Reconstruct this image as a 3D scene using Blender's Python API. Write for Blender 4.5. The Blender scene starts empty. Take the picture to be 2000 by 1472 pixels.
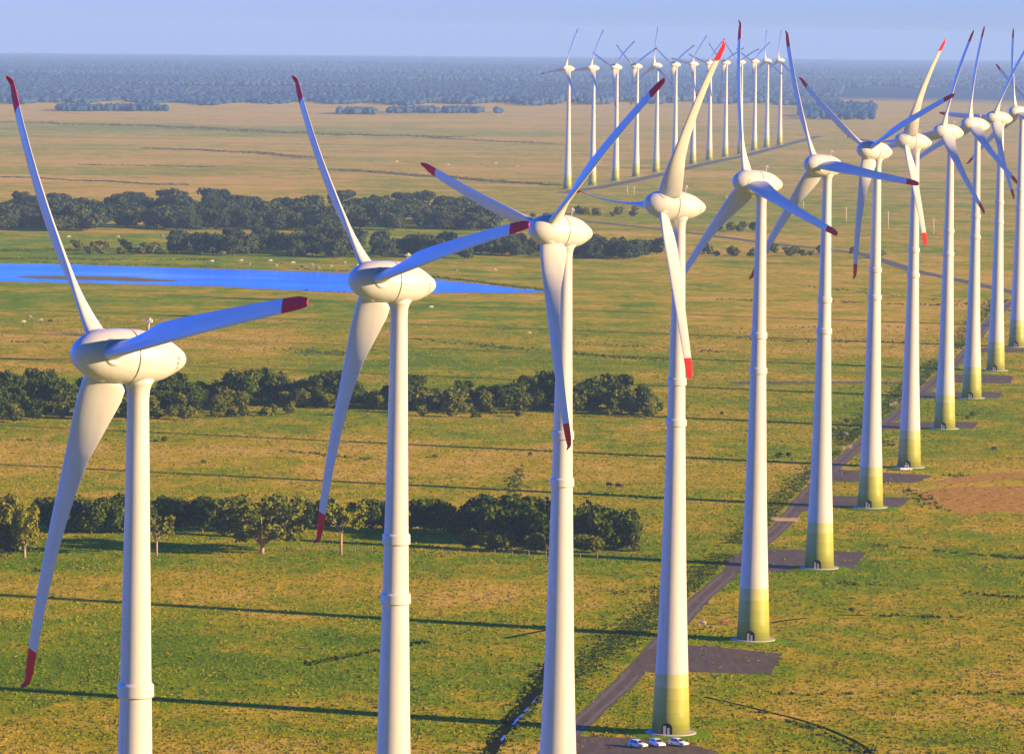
import bpy, math, random
import numpy as np
from mathutils import Matrix, Vector

S = bpy.context.scene
COL = S.collection
R = math.radians
RE = 6371000.0 * 1.15            # earth radius with refraction: the horizon is a real one

# ------------------------------------------------------------------ camera
F, CAM_H, PITCH, ROLL = 9000.0, 131.0, 0.07581236, 0.01487039
cam = bpy.data.objects.new('camera', bpy.data.cameras.new('camera'))
COL.objects.link(cam)
cam.data.sensor_width = 36.0
cam.data.lens = 36.0 * F / 2000.0
cam.data.clip_start = 1.0
cam.data.clip_end = 120000.0
_r0 = Vector((1, 0, 0)); _u0 = Vector((0, math.sin(PITCH), math.cos(PITCH))); _f0 = Vector((0, math.cos(PITCH), -math.sin(PITCH)))
_c, _s = math.cos(ROLL), math.sin(ROLL)
_rt = _c * _r0 + _s * _u0; _up = -_s * _r0 + _c * _u0
cam.matrix_world = Matrix(((_rt.x, _up.x, -_f0.x, 0), (_rt.y, _up.y, -_f0.y, 0), (_rt.z, _up.z, -_f0.z, CAM_H), (0, 0, 0, 1)))
S.camera = cam

# ------------------------------------------------------------------ world, sun, exposure
SUN_EL, SUN_BACK = 14.5, 19.5    # elevation; degrees behind the camera's right-hand side
sd = Vector((math.cos(R(SUN_EL)) * math.cos(R(SUN_BACK)), -math.cos(R(SUN_EL)) * math.sin(R(SUN_BACK)), math.sin(R(SUN_EL))))
W = bpy.data.worlds.new('World'); S.world = W; W.use_nodes = True
wn, wl = W.node_tree.nodes, W.node_tree.links
sky = wn.new('ShaderNodeTexSky'); sky.sky_type = 'NISHITA'; sky.sun_disc = False
sky.sun_elevation = R(SUN_EL); sky.sun_rotation = math.atan2(sd.x, sd.y)
sky.altitude = 100; sky.air_density = 1.0; sky.dust_density = 0.2; sky.ozone_density = 6.0
tint = wn.new('ShaderNodeMix'); tint.data_type = 'RGBA'; tint.blend_type = 'MULTIPLY'; tint.inputs[0].default_value = 1.0
# pale at the horizon, deep blue overhead
_tc = wn.new('ShaderNodeTexCoord'); _sx = wn.new('ShaderNodeSeparateXYZ'); _cr = wn.new('ShaderNodeValToRGB')
wl.new(_tc.outputs['Generated'], _sx.inputs[0]); wl.new(_sx.outputs[2], _cr.inputs[0])
_e = _cr.color_ramp.elements; _e.new(0.04)
for _i, (_p, _k) in enumerate([(0.007, (0.62, 0.69, 1.33, 1)), (0.035, (0.05, 0.66, 2.75, 1)), (0.22, (0.02, 0.78, 2.75, 1))]): _e[_i].position = _p; _e[_i].color = _k
wl.new(_cr.outputs[0], tint.inputs[7])
# warm tint added to the sky behind and right of camera, cutting blue fill
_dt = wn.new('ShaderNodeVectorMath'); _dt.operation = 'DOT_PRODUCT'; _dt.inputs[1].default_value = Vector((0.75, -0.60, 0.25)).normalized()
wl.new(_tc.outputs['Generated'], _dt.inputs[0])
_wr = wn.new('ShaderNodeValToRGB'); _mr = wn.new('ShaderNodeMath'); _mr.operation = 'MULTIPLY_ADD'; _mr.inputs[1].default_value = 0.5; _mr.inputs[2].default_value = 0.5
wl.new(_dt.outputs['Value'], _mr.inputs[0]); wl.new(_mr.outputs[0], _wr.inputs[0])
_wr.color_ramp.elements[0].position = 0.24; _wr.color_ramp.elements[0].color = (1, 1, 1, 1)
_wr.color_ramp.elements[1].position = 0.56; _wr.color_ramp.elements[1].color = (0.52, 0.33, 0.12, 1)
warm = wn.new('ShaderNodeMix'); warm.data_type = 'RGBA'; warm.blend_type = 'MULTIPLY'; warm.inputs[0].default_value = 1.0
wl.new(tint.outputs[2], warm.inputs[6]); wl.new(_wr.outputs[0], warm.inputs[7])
wl.new(sky.outputs[0], tint.inputs[6])
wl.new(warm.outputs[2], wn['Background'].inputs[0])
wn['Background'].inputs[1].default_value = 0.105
sun = bpy.data.objects.new('sun', bpy.data.lights.new('sun', 'SUN')); COL.objects.link(sun)
sun.data.energy = 5.0; sun.data.angle = R(0.8); sun.data.color = (1.0, 0.67, 0.35)
sun.rotation_euler = sd.to_track_quat('Z', 'Y').to_euler()
S.view_settings.view_transform = 'Standard'; S.view_settings.look = 'None'
S.view_settings.exposure = 1.2; S.view_settings.gamma = 1.0
S.cycles.use_denoising = True
S.cycles.max_bounces = 6; S.cycles.volume_bounces = 1; S.cycles.transparent_max_bounces = 8

# ------------------------------------------------------------------ helpers
def tag(o, label=None, cat=None, group=None, kind=None):
    for k, v in (('label', label), ('category', cat), ('group', group), ('kind', kind)):
        if v: o[k] = v
    return o

def gz(x, y): return -(x * x + y * y) / (2 * RE)
def fall(x, y):
    """the far country falls away, more so on the left"""
    t = np.clip(-x / np.maximum(y, 1.0) / 0.111, -1.2, 1.2)
    return -(0.0006 + 0.0010 * t) * np.maximum(y - 8500.0, 0)

def at(px, py, z=0.0):
    """ground point seen at pixel (px, py) of the photograph"""
    a, b = float(px) - 1000.0, float(py) - 736.0
    u = _c * a + _s * b; v = -_s * a + _c * b
    d = u * _r0 - v * _u0 + F * _f0
    t = -(CAM_H - z) / d.z
    for _ in range(8):
        t = (gz(d.x * t, d.y * t) + z - CAM_H) / d.z
    return Vector((d.x * t, d.y * t, gz(d.x * t, d.y * t) + z))

def project(P):
    P = np.asarray(P, float); X, Y, Z = P[:, 0], P[:, 1], P[:, 2] - CAM_H
    fw = np.maximum(math.cos(PITCH) * Y - math.sin(PITCH) * Z, 1.0)
    u = F * X / fw; v = -F * (math.sin(PITCH) * Y + math.cos(PITCH) * Z) / fw
    return 1000 + _c * u - _s * v, 736 + _s * u + _c * v

def mesh_np(name, verts, faces, mat=None, smooth=False, attr=None, attr_name='tone'):
    """verts (n,3), faces (m,k) of one size k"""
    verts = np.asarray(verts, np.float32); faces = np.asarray(faces, np.int32)
    me = bpy.data.meshes.new(name); n, (m, k) = len(verts), faces.shape
    me.vertices.add(n); me.vertices.foreach_set('co', verts.ravel())
    me.loops.add(m * k); me.loops.foreach_set('vertex_index', faces.ravel())
    me.polygons.add(m); me.polygons.foreach_set('loop_start', np.arange(m, dtype=np.int32) * k)
    me.polygons.foreach_set('loop_total', np.full(m, k, np.int32))
    if smooth: me.polygons.foreach_set('use_smooth', np.ones(m, bool))
    if attr is not None:
        a = me.attributes.new(attr_name, 'FLOAT', 'POINT'); a.data.foreach_set('value', np.asarray(attr, np.float32))
    me.update(calc_edges=True); me.validate()
    if mat: me.materials.append(mat)
    return me

class MB:
    """collects shapes into one mesh"""
    def __init__(s): s.v = []; s.f = []; s.sm = []
    def add(s, verts, faces, smooth=False):
        o = len(s.v); s.v += [tuple(p) for p in verts]; s.f += [tuple(i + o for i in f) for f in faces]; s.sm += [smooth] * len(faces)
    def box(s, c, d, rot=None):
        x, y, z = d[0] / 2, d[1] / 2, d[2] / 2
        vs = [Vector((i * x, j * y, k * z)) for k in (-1, 1) for j in (-1, 1) for i in (-1, 1)]
        if rot is not None: vs = [rot @ p for p in vs]
        s.add([p + Vector(c) for p in vs], [(0, 2, 3, 1), (4, 5, 7, 6), (0, 1, 5, 4), (2, 6, 7, 3), (0, 4, 6, 2), (1, 3, 7, 5)])
    def lathe(s, prof, n=32, axis='Z', smooth=True, caps=True):
        vs = []; fs = []
        for (h, r) in prof:
            for i in range(n):
                a = 2 * math.pi * i / n; x, y = r * math.cos(a), r * math.sin(a)
                vs.append((x, y, h) if axis == 'Z' else (x, h, y))
        for k in range(len(prof) - 1):
            for i in range(n):
                j = (i + 1) % n; q = (k * n + i, k * n + j, (k + 1) * n + j, (k + 1) * n + i)
                fs.append(q if axis == 'Z' else q[::-1])
        if caps:
            a = tuple(range(n)); b = tuple((len(prof) - 1) * n + i for i in range(n))
            fs += [a[::-1], b] if axis == 'Z' else [a, b[::-1]]
        s.add(vs, fs, smooth)
    def tube(s, p0, p1, r0, r1, n=8):
        p0, p1 = Vector(p0), Vector(p1); d = (p1 - p0).normalized()
        a = d.cross(Vector((0, 0, 1)) if abs(d.z) < .9 else Vector((1, 0, 0))).normalized(); b = d.cross(a)
        vs = [p + r * (math.cos(2 * math.pi * i / n) * a + math.sin(2 * math.pi * i / n) * b) for p, r in ((p0, r0), (p1, r1)) for i in range(n)]
        fs = [(i, (i + 1) % n, n + (i + 1) % n, n + i) for i in range(n)] + [tuple(range(n))[::-1], tuple(range(n, 2 * n))]
        s.add(vs, fs, True)
    def mesh(s, name, mat):
        me = bpy.data.meshes.new(name); me.from_pydata([tuple(p) for p in s.v], [], s.f)
        me.polygons.foreach_set('use_smooth', s.sm); me.update()
        import bmesh
        b = bmesh.new(); b.from_mesh(me); bmesh.ops.recalc_face_normals(b, faces=b.faces); b.to_mesh(me); b.free()
        me.materials.append(mat); return me

def obj(name, me, parent=None):
    o = bpy.data.objects.new(name, me); COL.objects.link(o)
    if parent is not None: o.parent = parent
    return o

def smooth_by_angle(me, deg=35):
    me.set_sharp_from_angle(angle=R(deg))

# ------------------------------------------------------------------ materials
def mat(name, color, rough=0.8, spec=0.3):
    m = bpy.data.materials.new(name); m.use_nodes = True
    p = m.node_tree.nodes['Principled BSDF']
    p.inputs['Base Color'].default_value = (*color, 1); p.inputs['Roughness'].default_value = rough
    p.inputs['Specular IOR Level'].default_value = spec
    return m
def nd(m, t, **kw):
    n = m.node_tree.nodes.new(t)
    for k, v in kw.items(): setattr(n, k, v)
    return n
def lk(m, a, b): m.node_tree.links.new(a, b)
def bsdf(m): return m.node_tree.nodes['Principled BSDF']
def noise(m, vec, scale, detail=4, rough=0.55, dist=0.0):
    n = nd(m, 'ShaderNodeTexNoise'); n.inputs['Scale'].default_value = scale; n.inputs['Detail'].default_value = detail
    n.inputs['Roughness'].default_value = rough; n.inputs['Distortion'].default_value = dist
    if vec is not None: lk(m, vec, n.inputs['Vector'])
    return n.outputs['Fac']
def ramp(m, fac, stops):
    r = nd(m, 'ShaderNodeValToRGB'); e = r.color_ramp.elements
    while len(e) < len(stops): e.new(0.5)
    for i, (p, c) in enumerate(stops): e[i].position = p; e[i].color = (*c, 1) if len(c) == 3 else c
    lk(m, fac, r.inputs[0]); return r.outputs[0]
def math_(m, op, a, b=None, clamp=False):
    n = nd(m, 'ShaderNodeMath', operation=op); n.use_clamp = clamp
    for i, x in enumerate((a, b)):
        if x is None: continue
        if isinstance(x, (int, float)): n.inputs[i].default_value = x
        else: lk(m, x, n.inputs[i])
    return n.outputs[0]
def mix(m, fac, a, b, mode='MIX'):
    n = nd(m, 'ShaderNodeMix', data_type='RGBA', blend_type=mode)
    for i, x in ((0, fac), (6, a), (7, b)):
        if isinstance(x, (int, float)): n.inputs[i].default_value = x
        elif isinstance(x, tuple): n.inputs[i].default_value = (*x, 1)
        else: lk(m, x, n.inputs[i])
    return n.outputs[2]
def pos(m): return nd(m, 'ShaderNodeNewGeometry').outputs['Position']
def ocoord(m): return nd(m, 'ShaderNodeTexCoord').outputs['Object']
def scaled(m, vec, s):
    n = nd(m, 'ShaderNodeMapping'); n.inputs['Scale'].default_value = s; lk(m, vec, n.inputs['Vector']); return n.outputs[0]
def attr(m, name):
    return nd(m, 'ShaderNodeAttribute', attribute_name=name).outputs['Fac']

WHITE = (0.62, 0.62, 0.62)
def painted(name, base):
    m = mat(name, base, 0.38, 0.5)
    oi = nd(m, 'ShaderNodeObjectInfo')
    f = noise(m, scaled(m, ocoord(m), (1.2, 1.2, 0.10)), 1.0, 5, 0.6)
    c = mix(m, ramp(m, f, [(0.35, (0, 0, 0)), (0.75, (1, 1, 1))]), base, tuple(x * k for x, k in zip(base, (0.88, 0.87, 0.84))))
    lk(m, c, bsdf(m).inputs['Base Color'])
    lk(m, math_(m, 'ADD', math_(m, 'MULTIPLY', f, 0.25), 0.26), bsdf(m).inputs['Roughness'])
    return m
M_WHITE = painted('white_paint', WHITE)
M_RED = mat('red_paint', (0.85, 0.022, 0.022), 0.6, 0.12)
M_CONC = mat('pale_concrete', (0.48, 0.45, 0.42), 0.9)
M_OPENING_SHADE = mat('opening_shade', (0.012, 0.013, 0.015), 0.9)  # near black painted for the shade inside the doorway
M_DOOR = mat('grey_door', (0.45, 0.46, 0.48), 0.5)
M_SEAM = mat('seam_grey', (0.30, 0.25, 0.19), 0.7)
M_LETTER = mat('brown_lettering', (0.20, 0.06, 0.03), 0.6)
M_TOWER = mat('tower_paint', WHITE, 0.38, 0.5)
def _tower():
    m = M_TOWER; sep = nd(m, 'ShaderNodeSeparateXYZ'); lk(m, ocoord(m), sep.inputs[0])
    f = noise(m, scaled(m, ocoord(m), (1.0, 1.0, 0.05)), 1.0, 6, 0.6)
    f2 = noise(m, scaled(m, ocoord(m), (0.6, 0.6, 0.6)), 1.0, 3, 0.5)
    w = mix(m, ramp(m, f, [(0.35, (0, 0, 0)), (0.8, (1, 1, 1))]), WHITE, (0.53, 0.52, 0.50))
    st_ = noise(m, scaled(m, ocoord(m), (2.2, 2.2, 0.018)), 1.0, 4, 0.6)
    w = mix(m, ramp(m, st_, [(0.57, (0, 0, 0)), (0.72, (.65, .65, .65))]), w, (0.40, 0.36, 0.30))
    # concrete ring joints every 3.8 m, faintly darker
    z = math_(m, 'MODULO', sep.outputs[2], 3.8); j = math_(m, 'LESS_THAN', z, 0.07)
    w = mix(m, math_(m, 'MULTIPLY', j, 0.25), w, (0.45, 0.44, 0.42))
    bands = nd(m, 'ShaderNodeValToRGB'); bands.color_ramp.interpolation = 'CONSTANT'; e = bands.color_ramp.elements
    st = [(0.0, (0.26, 0.29, 0.050)), (0.19, (0.31, 0.34, 0.058)), (0.385, (0.37, 0.395, 0.075)), (0.59, (0.43, 0.45, 0.10)), (0.785, (0.55, 0.55, 0.24))]
    while len(e) < len(st): e.new(0.5)
    for i, (p, c) in enumerate(st): e[i].position = p; e[i].color = (*c, 1)
    lk(m, math_(m, 'DIVIDE', sep.outputs[2], 11.6), bands.inputs[0])
    g = mix(m, math_(m, 'MULTIPLY', f2, 0.35), bands.outputs[0], (0.24, 0.25, 0.06))
    c = mix(m, math_(m, 'LESS_THAN', sep.outputs[2], 11.6), w, g)
    lk(m, c, bsdf(m).inputs['Base Color'])
    lk(m, math_(m, 'ADD', math_(m, 'MULTIPLY', f2, 0.3), 0.2), bsdf(m).inputs['Roughness'])
_tower()

# ground: dry straw against green pasture; 'dry' is where each grows, 'wood' marks forest floor, painted haze blue
M_GROUND = mat('pasture', (0.1, 0.1, 0.03), 1.0, 0.0)
def _ground():
    m = M_GROUND; p = pos(m)
    flat = scaled(m, p, (1, 1, 0.0))
    n_f = noise(m, flat, 0.75, 6, 0.68)                                # tussocks
    n_m = noise(m, scaled(m, flat, (0.045, 0.030, 0)), 1, 5, 0.6, 0.6)  # patches tens of metres
    n_l = noise(m, scaled(m, flat, (0.0042, 0.0028, 0)), 1, 5, 0.6, 0.8)
    n_b = noise(m, scaled(m, flat, (0.0016, 0.009, 0)), 1, 6, 0.7, 0.4)   # long thin field strips
    dry = math_(m, 'ADD', attr(m, 'dry'), 0.0)
    a = math_(m, 'ADD', dry, math_(m, 'MULTIPLY', math_(m, 'SUBTRACT', n_m, 0.5), 1.7))
    a = math_(m, 'ADD', a, math_(m, 'MULTIPLY', math_(m, 'SUBTRACT', n_l, 0.5), 1.5))
    a = math_(m, 'ADD', a, math_(m, 'MULTIPLY', math_(m, 'SUBTRACT', n_b, 0.5), 1.5))
    a = math_(m, 'ADD', a, math_(m, 'MULTIPLY', math_(m, 'SUBTRACT', n_f, 0.5), 1.0))
    n_k = noise(m, scaled(m, flat, (0.22, 0.11, 0)), 1, 6, 0.72, 0.8)     # clumps a few metres across
    a = math_(m, 'ADD', a, math_(m, 'MULTIPLY', math_(m, 'SUBTRACT', n_k, 0.5), 1.5))
    c = ramp(m, a, [(0.0, (0.120, 0.235, 0.001)), (0.3, (0.215, 0.310, 0.0015)), (0.54, (0.40, 0.345, 0.005)), (0.82, (0.60, 0.405, 0.034)), (1.0, (0.70, 0.44, 0.085))])
    n_d = noise(m, flat, 0.33, 7, 0.75, 0.5)
    c = mix(m, ramp(m, n_d, [(0.57, (0, 0, 0)), (0.70, (0.5, 0.5, 0.5))]), c, (0.085, 0.095, 0.002))
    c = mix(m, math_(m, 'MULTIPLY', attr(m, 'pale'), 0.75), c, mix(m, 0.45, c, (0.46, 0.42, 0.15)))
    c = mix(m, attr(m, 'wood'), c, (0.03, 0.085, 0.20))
    lk(m, c, bsdf(m).inputs['Base Color'])
    b = nd(m, 'ShaderNodeBump'); b.inputs['Strength'].default_value = 0.9; b.inputs['Distance'].default_value = 0.35
    lk(m, math_(m, 'ADD', n_f, math_(m, 'MULTIPLY', n_d, 1.2)), b.inputs['Height']); lk(m, b.outputs[0], bsdf(m).inputs['Normal'])
_ground()

M_GRAVEL = mat('gravel', (0.13, 0.115, 0.115), 0.95, 0.15)
def _gravel():
    m = M_GRAVEL; p = pos(m)
    f = noise(m, scaled(m, p, (0.5, 0.12, 0)), 1, 6, 0.7); g = noise(m, p, 2.5, 4, 0.7)
    c = ramp(m, math_(m, 'ADD', math_(m, 'MULTIPLY', f, 0.7), math_(m, 'MULTIPLY', g, 0.3)),
             [(0.3, (0.085, 0.064, 0.026)), (0.5, (0.125, 0.093, 0.040)), (0.7, (0.20, 0.145, 0.07))])
    ac = math_(m, 'ADD', attr(m, 'across'), math_(m, 'MULTIPLY', math_(m, 'SUBTRACT', noise(m, p, 0.45, 5, 0.7), 0.5), 0.55))
    c = mix(m, ramp(m, ac, [(0.25, (0, 0, 0)), (0.45, (.7, .7, .7)), (0.62, (.7, .7, .7)), (0.78, (0, 0, 0))]), c, (0.23, 0.17, 0.095))
    c = mix(m, ramp(m, ac, [(0.80, (0, 0, 0)), (0.95, (1, 1, 1))]), c, (0.15, 0.17, 0.006))
    lk(m, c, bsdf(m).inputs['Base Color'])
_gravel()
M_WATER = mat('lagoon_water', (0.010, 0.055, 0.27), 0.16, 0.35)
def _water():
    m = M_WATER; p = pos(m)
    f = noise(m, scaled(m, p, (0.007, 0.022, 0)), 1, 6, 0.7)
    lk(m, ramp(m, f, [(0.38, (0.025, 0.085, 0.26)), (0.50, (0.055, 0.14, 0.36)), (0.64, (0.22, 0.31, 0.50))]), bsdf(m).inputs['Base Color'])  # reflected sky blue and pale ripple sheen painted into the water colour
    b = nd(m, 'ShaderNodeBump'); b.inputs['Strength'].default_value = 1.0; b.inputs['Distance'].default_value = 0.25
    lk(m, noise(m, p, 0.9, 3, 0.6), b.inputs['Height']); lk(m, b.outputs[0], bsdf(m).inputs['Normal'])
_water()
M_DITCHW = mat('ditch_water', (0.12, 0.13, 0.15), 0.3, 0.35)
M_SHADED_MUD = mat('shaded_mud', (0.012, 0.017, 0.004), 1.0, 0.0)

def foliage(name, dark, light):
    m = mat(name, dark, 0.9, 0.03)
    oi = nd(m, 'ShaderNodeObjectInfo')
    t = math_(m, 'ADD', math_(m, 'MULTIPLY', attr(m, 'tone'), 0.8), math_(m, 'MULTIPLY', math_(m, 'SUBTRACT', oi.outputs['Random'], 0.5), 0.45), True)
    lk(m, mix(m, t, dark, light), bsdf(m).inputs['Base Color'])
    return m
M_LEAF = foliage('shade_toned_leaves', (0.012, 0.028, 0.002), (0.105, 0.150, 0.006))  # dark end deepened to paint shade into the foliage
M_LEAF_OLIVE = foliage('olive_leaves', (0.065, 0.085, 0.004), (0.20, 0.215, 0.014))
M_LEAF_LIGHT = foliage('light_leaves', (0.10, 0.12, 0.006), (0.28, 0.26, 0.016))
M_LEAF_FAR = foliage('hazed_far_leaves', (0.016, 0.040, 0.030), (0.100, 0.120, 0.036))  # haze and bluish shade painted into the leaf colour
M_FOREST_HAZE = foliage('haze_blue_leaves', (0.018, 0.066, 0.200), (0.048, 0.094, 0.215))  # distance haze painted into the leaves as blue
M_RUSH = foliage('rushes', (0.040, 0.065, 0.003), (0.10, 0.13, 0.006))
M_TUFT = foliage('grass_blades', (0.110, 0.165, 0.001), (0.36, 0.265, 0.016))
M_BARK = mat('bark', (0.22, 0.15, 0.09), 0.9, 0.1)
M_BARK_PALE = mat('pale_bark', (0.40, 0.27, 0.17), 0.9, 0.1)

# ------------------------------------------------------------------ ground sheet out to the horizon
# how dry the pasture is, read off the photograph on a coarse grid of places (rows: y, columns: x = 0, 400, 800, 1200, 1600, 2000)
DRY_Y = [205, 228, 238, 250, 262, 275, 300, 318, 332, 350, 365, 380, 400, 440, 480, 520, 560, 600, 640, 690, 720, 760, 850, 880, 920, 960, 1000, 1060, 1090, 1130, 1180, 1230, 1290, 1350, 1420, 1480]
DRY = [
 [.95,.95,.95,.95,.90,.85], [.95,.95,.95,.9,.9,.85], [.55,.8,.9,.85,.8,.8], [.25,.35,.6,.8,.8,.8], [.5,.4,.4,.6,.7,.8], [.9,.9,.8,.75,.8,.75], [.6,.55,.75,.7,.75,.75], [.85,.8,.6,.7,.6,.65], [.45,.5,.75,.75,.65,.65], [.95,.9,.8,.6,.6,.6], [.6,.85,.6,.5,.5,.6], [.45,.55,.55,.5,.55,.6],
 [.5,.5,.5,.45,.5,.55], [.6,.55,.5,.5,.55,.55], [.4,.35,.4,.5,.6,.55], [.2,.2,.35,.45,.6,.6], [.15,.25,.4,.45,.6,.6], [.25,.4,.6,.6,.6,.6],
 [.6,.65,.65,.6,.6,.6], [.65,.65,.5,.6,.6,.65], [.5,.4,.3,.35,.5,.55], [.35,.35,.35,.4,.35,.45], [.4,.35,.6,.5,.45,.45], [.75,.7,.75,.7,.5,.55],
 [.75,.6,.6,.55,.6,.75], [.7,.65,.65,.6,.6,.85], [.6,.6,.6,.55,.55,.7], [.3,.2,.2,.2,.35,.6], [.35,.45,.25,.25,.3,.5], [.6,.8,.6,.55,.25,.45],
 [.7,.55,.6,.4,.25,.3], [.3,.3,.45,.35,.4,.5], [.2,.25,.2,.35,.45,.55], [.5,.55,.3,.35,.45,.45], [.65,.55,.45,.4,.4,.5], [.55,.5,.5,.45,.45,.45]]
def build_ground():
    ys = np.concatenate([np.linspace(-2500, 300, 15)[:-1], np.geomspace(300, 46500, 420)])
    k = np.linspace(-1, 1, 121); k = np.sign(k) * (0.12 * np.abs(k) + 0.88 * np.abs(k) ** 4)
    V = []
    for y in ys:
        half = 2500 + max(y, 0) * 0.32
        xs = k * half
        V.append(np.stack([xs, np.full_like(xs, y), -(xs * xs + y * y) / (2 * RE)], 1))
    ny, nx = len(ys), len(k); V = np.concatenate(V); V[:, 2] += fall(V[:, 0], V[:, 1])
    i, j = np.meshgrid(np.arange(ny - 1), np.arange(nx - 1), indexing='ij'); a = (i * nx + j).ravel()
    Fc = np.stack([a, a + 1, a + nx + 1, a + nx], 1)
    px, py = project(V)
    g = np.array(DRY); cx = np.clip(px, 0, 2000) / 400.0; ci = np.minimum(cx.astype(int), 4); cf = cx - ci
    ry = np.interp(np.clip(py, DRY_Y[0], DRY_Y[-1]), DRY_Y, np.arange(len(DRY_Y))); ri = np.minimum(ry.astype(int), len(DRY_Y) - 2); rf = ry - ri
    d = (g[ri, ci] * (1 - cf) + g[ri, ci + 1] * cf) * (1 - rf) + (g[ri + 1, ci] * (1 - cf) + g[ri + 1, ci + 1] * cf) * rf
    d[V[:, 1] < 700] = 0.4
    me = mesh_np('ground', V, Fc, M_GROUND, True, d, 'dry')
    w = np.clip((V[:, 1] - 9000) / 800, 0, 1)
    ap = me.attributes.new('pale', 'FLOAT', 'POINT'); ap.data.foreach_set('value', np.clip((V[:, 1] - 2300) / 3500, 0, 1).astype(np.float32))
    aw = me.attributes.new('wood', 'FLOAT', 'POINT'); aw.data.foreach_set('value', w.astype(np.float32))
    tag(obj('ground', me), kind='structure', label='wide flat pasture of green and straw coloured grass')
build_ground()

def sheet(name, pts, z, m, label=None, wob=0.0, seed=1):
    """a flat lying patch with outline pts (pixels), draped on the ground"""
    import bmesh
    rng = random.Random(seed); P = []
    for i in range(len(pts)):
        a, b = pts[i], pts[(i + 1) % len(pts)]; n = max(1, int(math.hypot(b[0] - a[0], 3 * (b[1] - a[1])) / 12))
        for k in range(n):
            t = k / n; P.append((a[0] + (b[0] - a[0]) * t + rng.uniform(-wob, wob) * 4, a[1] + (b[1] - a[1]) * t + rng.uniform(-wob, wob)))
    b = bmesh.new(); vs = [b.verts.new(at(x, y, z)) for x, y in P]
    f = b.faces.new(vs); f.normal_update()
    if f.normal.z < 0: f.normal_flip()
    bmesh.ops.triangulate(b, faces=b.faces[:])
    me = bpy.data.meshes.new(name); b.to_mesh(me); b.free(); me.materials.append(m)
    return tag(obj(name, me), kind='structure', label=label)

def ribbon_pts(pts, step=8.0):
    """world points along a pixel polyline, evenly spaced, softened"""
    W_ = [at(*p) for p in pts]; out = []
    for i in range(len(W_) - 1):
        n = max(1, int((W_[i + 1] - W_[i]).length / step))
        out += [W_[i].lerp(W_[i + 1], k / n) for k in range(n)]
    out.append(W_[-1])
    for _ in range(6):
        out = [out[0]] + [(out[i - 1] + out[i] * 2 + out[i + 1]) / 4 for i in range(1, len(out) - 1)] + [out[-1]]
    return out
def ribbon(name, pts, width, z, m, label=None, jit=0.12, seed=2, step=6.0):
    C = ribbon_pts(pts, step); rng = random.Random(seed); V = []; Fc = []
    for i, p in enumerate(C):
        d = (C[min(i + 1, len(C) - 1)] - C[max(i - 1, 0)]); d.z = 0; d.normalize(); n = Vector((-d.y, d.x, 0))
        wl_, wr_ = [width / 2 * (1 + rng.uniform(-jit, jit)) for _ in range(2)]
        for k in (wl_, wl_ * .5, 0, -wr_ * .5, -wr_):
            q = p + n * k; V.append((q.x, q.y, gz(q.x, q.y) + z))
        if i:
            o = 5 * i; Fc += [(o - 5 + q_, o - 4 + q_, o + 1 + q_, o + q_) for q_ in range(4)]
    me = mesh_np(name, V, Fc, m, False, [1, .5, 0, .5, 1] * len(C), 'across')
    if me.polygons[0].normal.z < 0: me.flip_normals()
    return tag(obj(name, me), kind='structure', label=label)

# lagoon
M_SHORE = mat('damp_shore', (0.30, 0.23, 0.06), 0.95, 0.1)
sheet('lagoon_shore', [(-60, 512.5), (100, 514.5), (300, 520.5), (480, 525.5), (600, 529.5), (700, 532.5), (850, 544.5), (930, 552.5), (1000, 560.5), (1070, 569), (1000, 573.5), (920, 573),
      (780, 573.5), (650, 572.5), (560, 568.5), (430, 561), (300, 558), (150, 554), (-60, 551)], 0.03, M_SHORE, 'damp pale shore round the lagoon', 1.3, 8)
sheet('lagoon', [(-60, 514), (100, 516), (300, 522), (480, 527), (600, 531), (700, 534), (850, 546), (930, 554), (1000, 562), (1062, 569), (1000, 572), (920, 571),
      (780, 571), (650, 570), (560, 566), (430, 559), (300, 556), (150, 552), (-60, 549)], 0.06, M_WATER, 'bright blue lagoon lying across the pasture', 1.1)
sheet('mudbank', [(30, 541), (60, 538.5), (160, 538.5), (250, 541), (330, 546.5), (352, 549), (280, 549.5), (180, 546.5), (80, 544)], 0.12, mat('mudbank_grass', (0.20, 0.155, 0.02), 0.95, 0.1), 'thin brown grassy bank in the lagoon', 0.4)

# roads
ROAD = [(1010, 1540), (1075, 1470), (1140, 1405), (1200, 1352), (1250, 1302), (1300, 1245), (1361, 1176), (1400, 1140), (1434, 1110), (1480, 1066), (1532, 1022), (1562, 981), (1610, 930), (1660, 885), (1700, 850), (1746, 815), (1790, 776),
        (1820, 750), (1846, 727), (1874, 703), (1900, 673), (1923, 638), (1945, 615), (1968, 597), (2000, 575), (2060, 545)]
ribbon('service_road', ROAD, 4.9, 0.02, M_GRAVEL, 'narrow brown gravel road running past the turbine bases')
M_TRACK = mat('grey_track', (0.14, 0.12, 0.09), 0.95, 0.1)
ribbon('crossing_road', [(1060, 425), (1220, 440), (1350, 455), (1500, 475), (1600, 486), (1680, 495), (1790, 530), (1900, 553), (2000, 576)], 9.0, 0.05, M_TRACK, 'grey road crossing the far pasture to the service road', 0.1, 3)
ribbon('far_service_road', [(1095, 377), (1168, 367), (1230, 355), (1308, 337), (1392, 317), (1462, 303), (1532, 284), (1600, 266)], 12.0, 0.08, M_TRACK, 'grey track along the distant turbine row', 0.1, 4)
ribbon('side_track', [(1430, 748), (1560, 747), (1680, 747), (1760, 747), (1815, 749)], 12.0, 0.014, M_GRAVEL, 'brown side track leading left off the service road', 0.1, 5)
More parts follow.
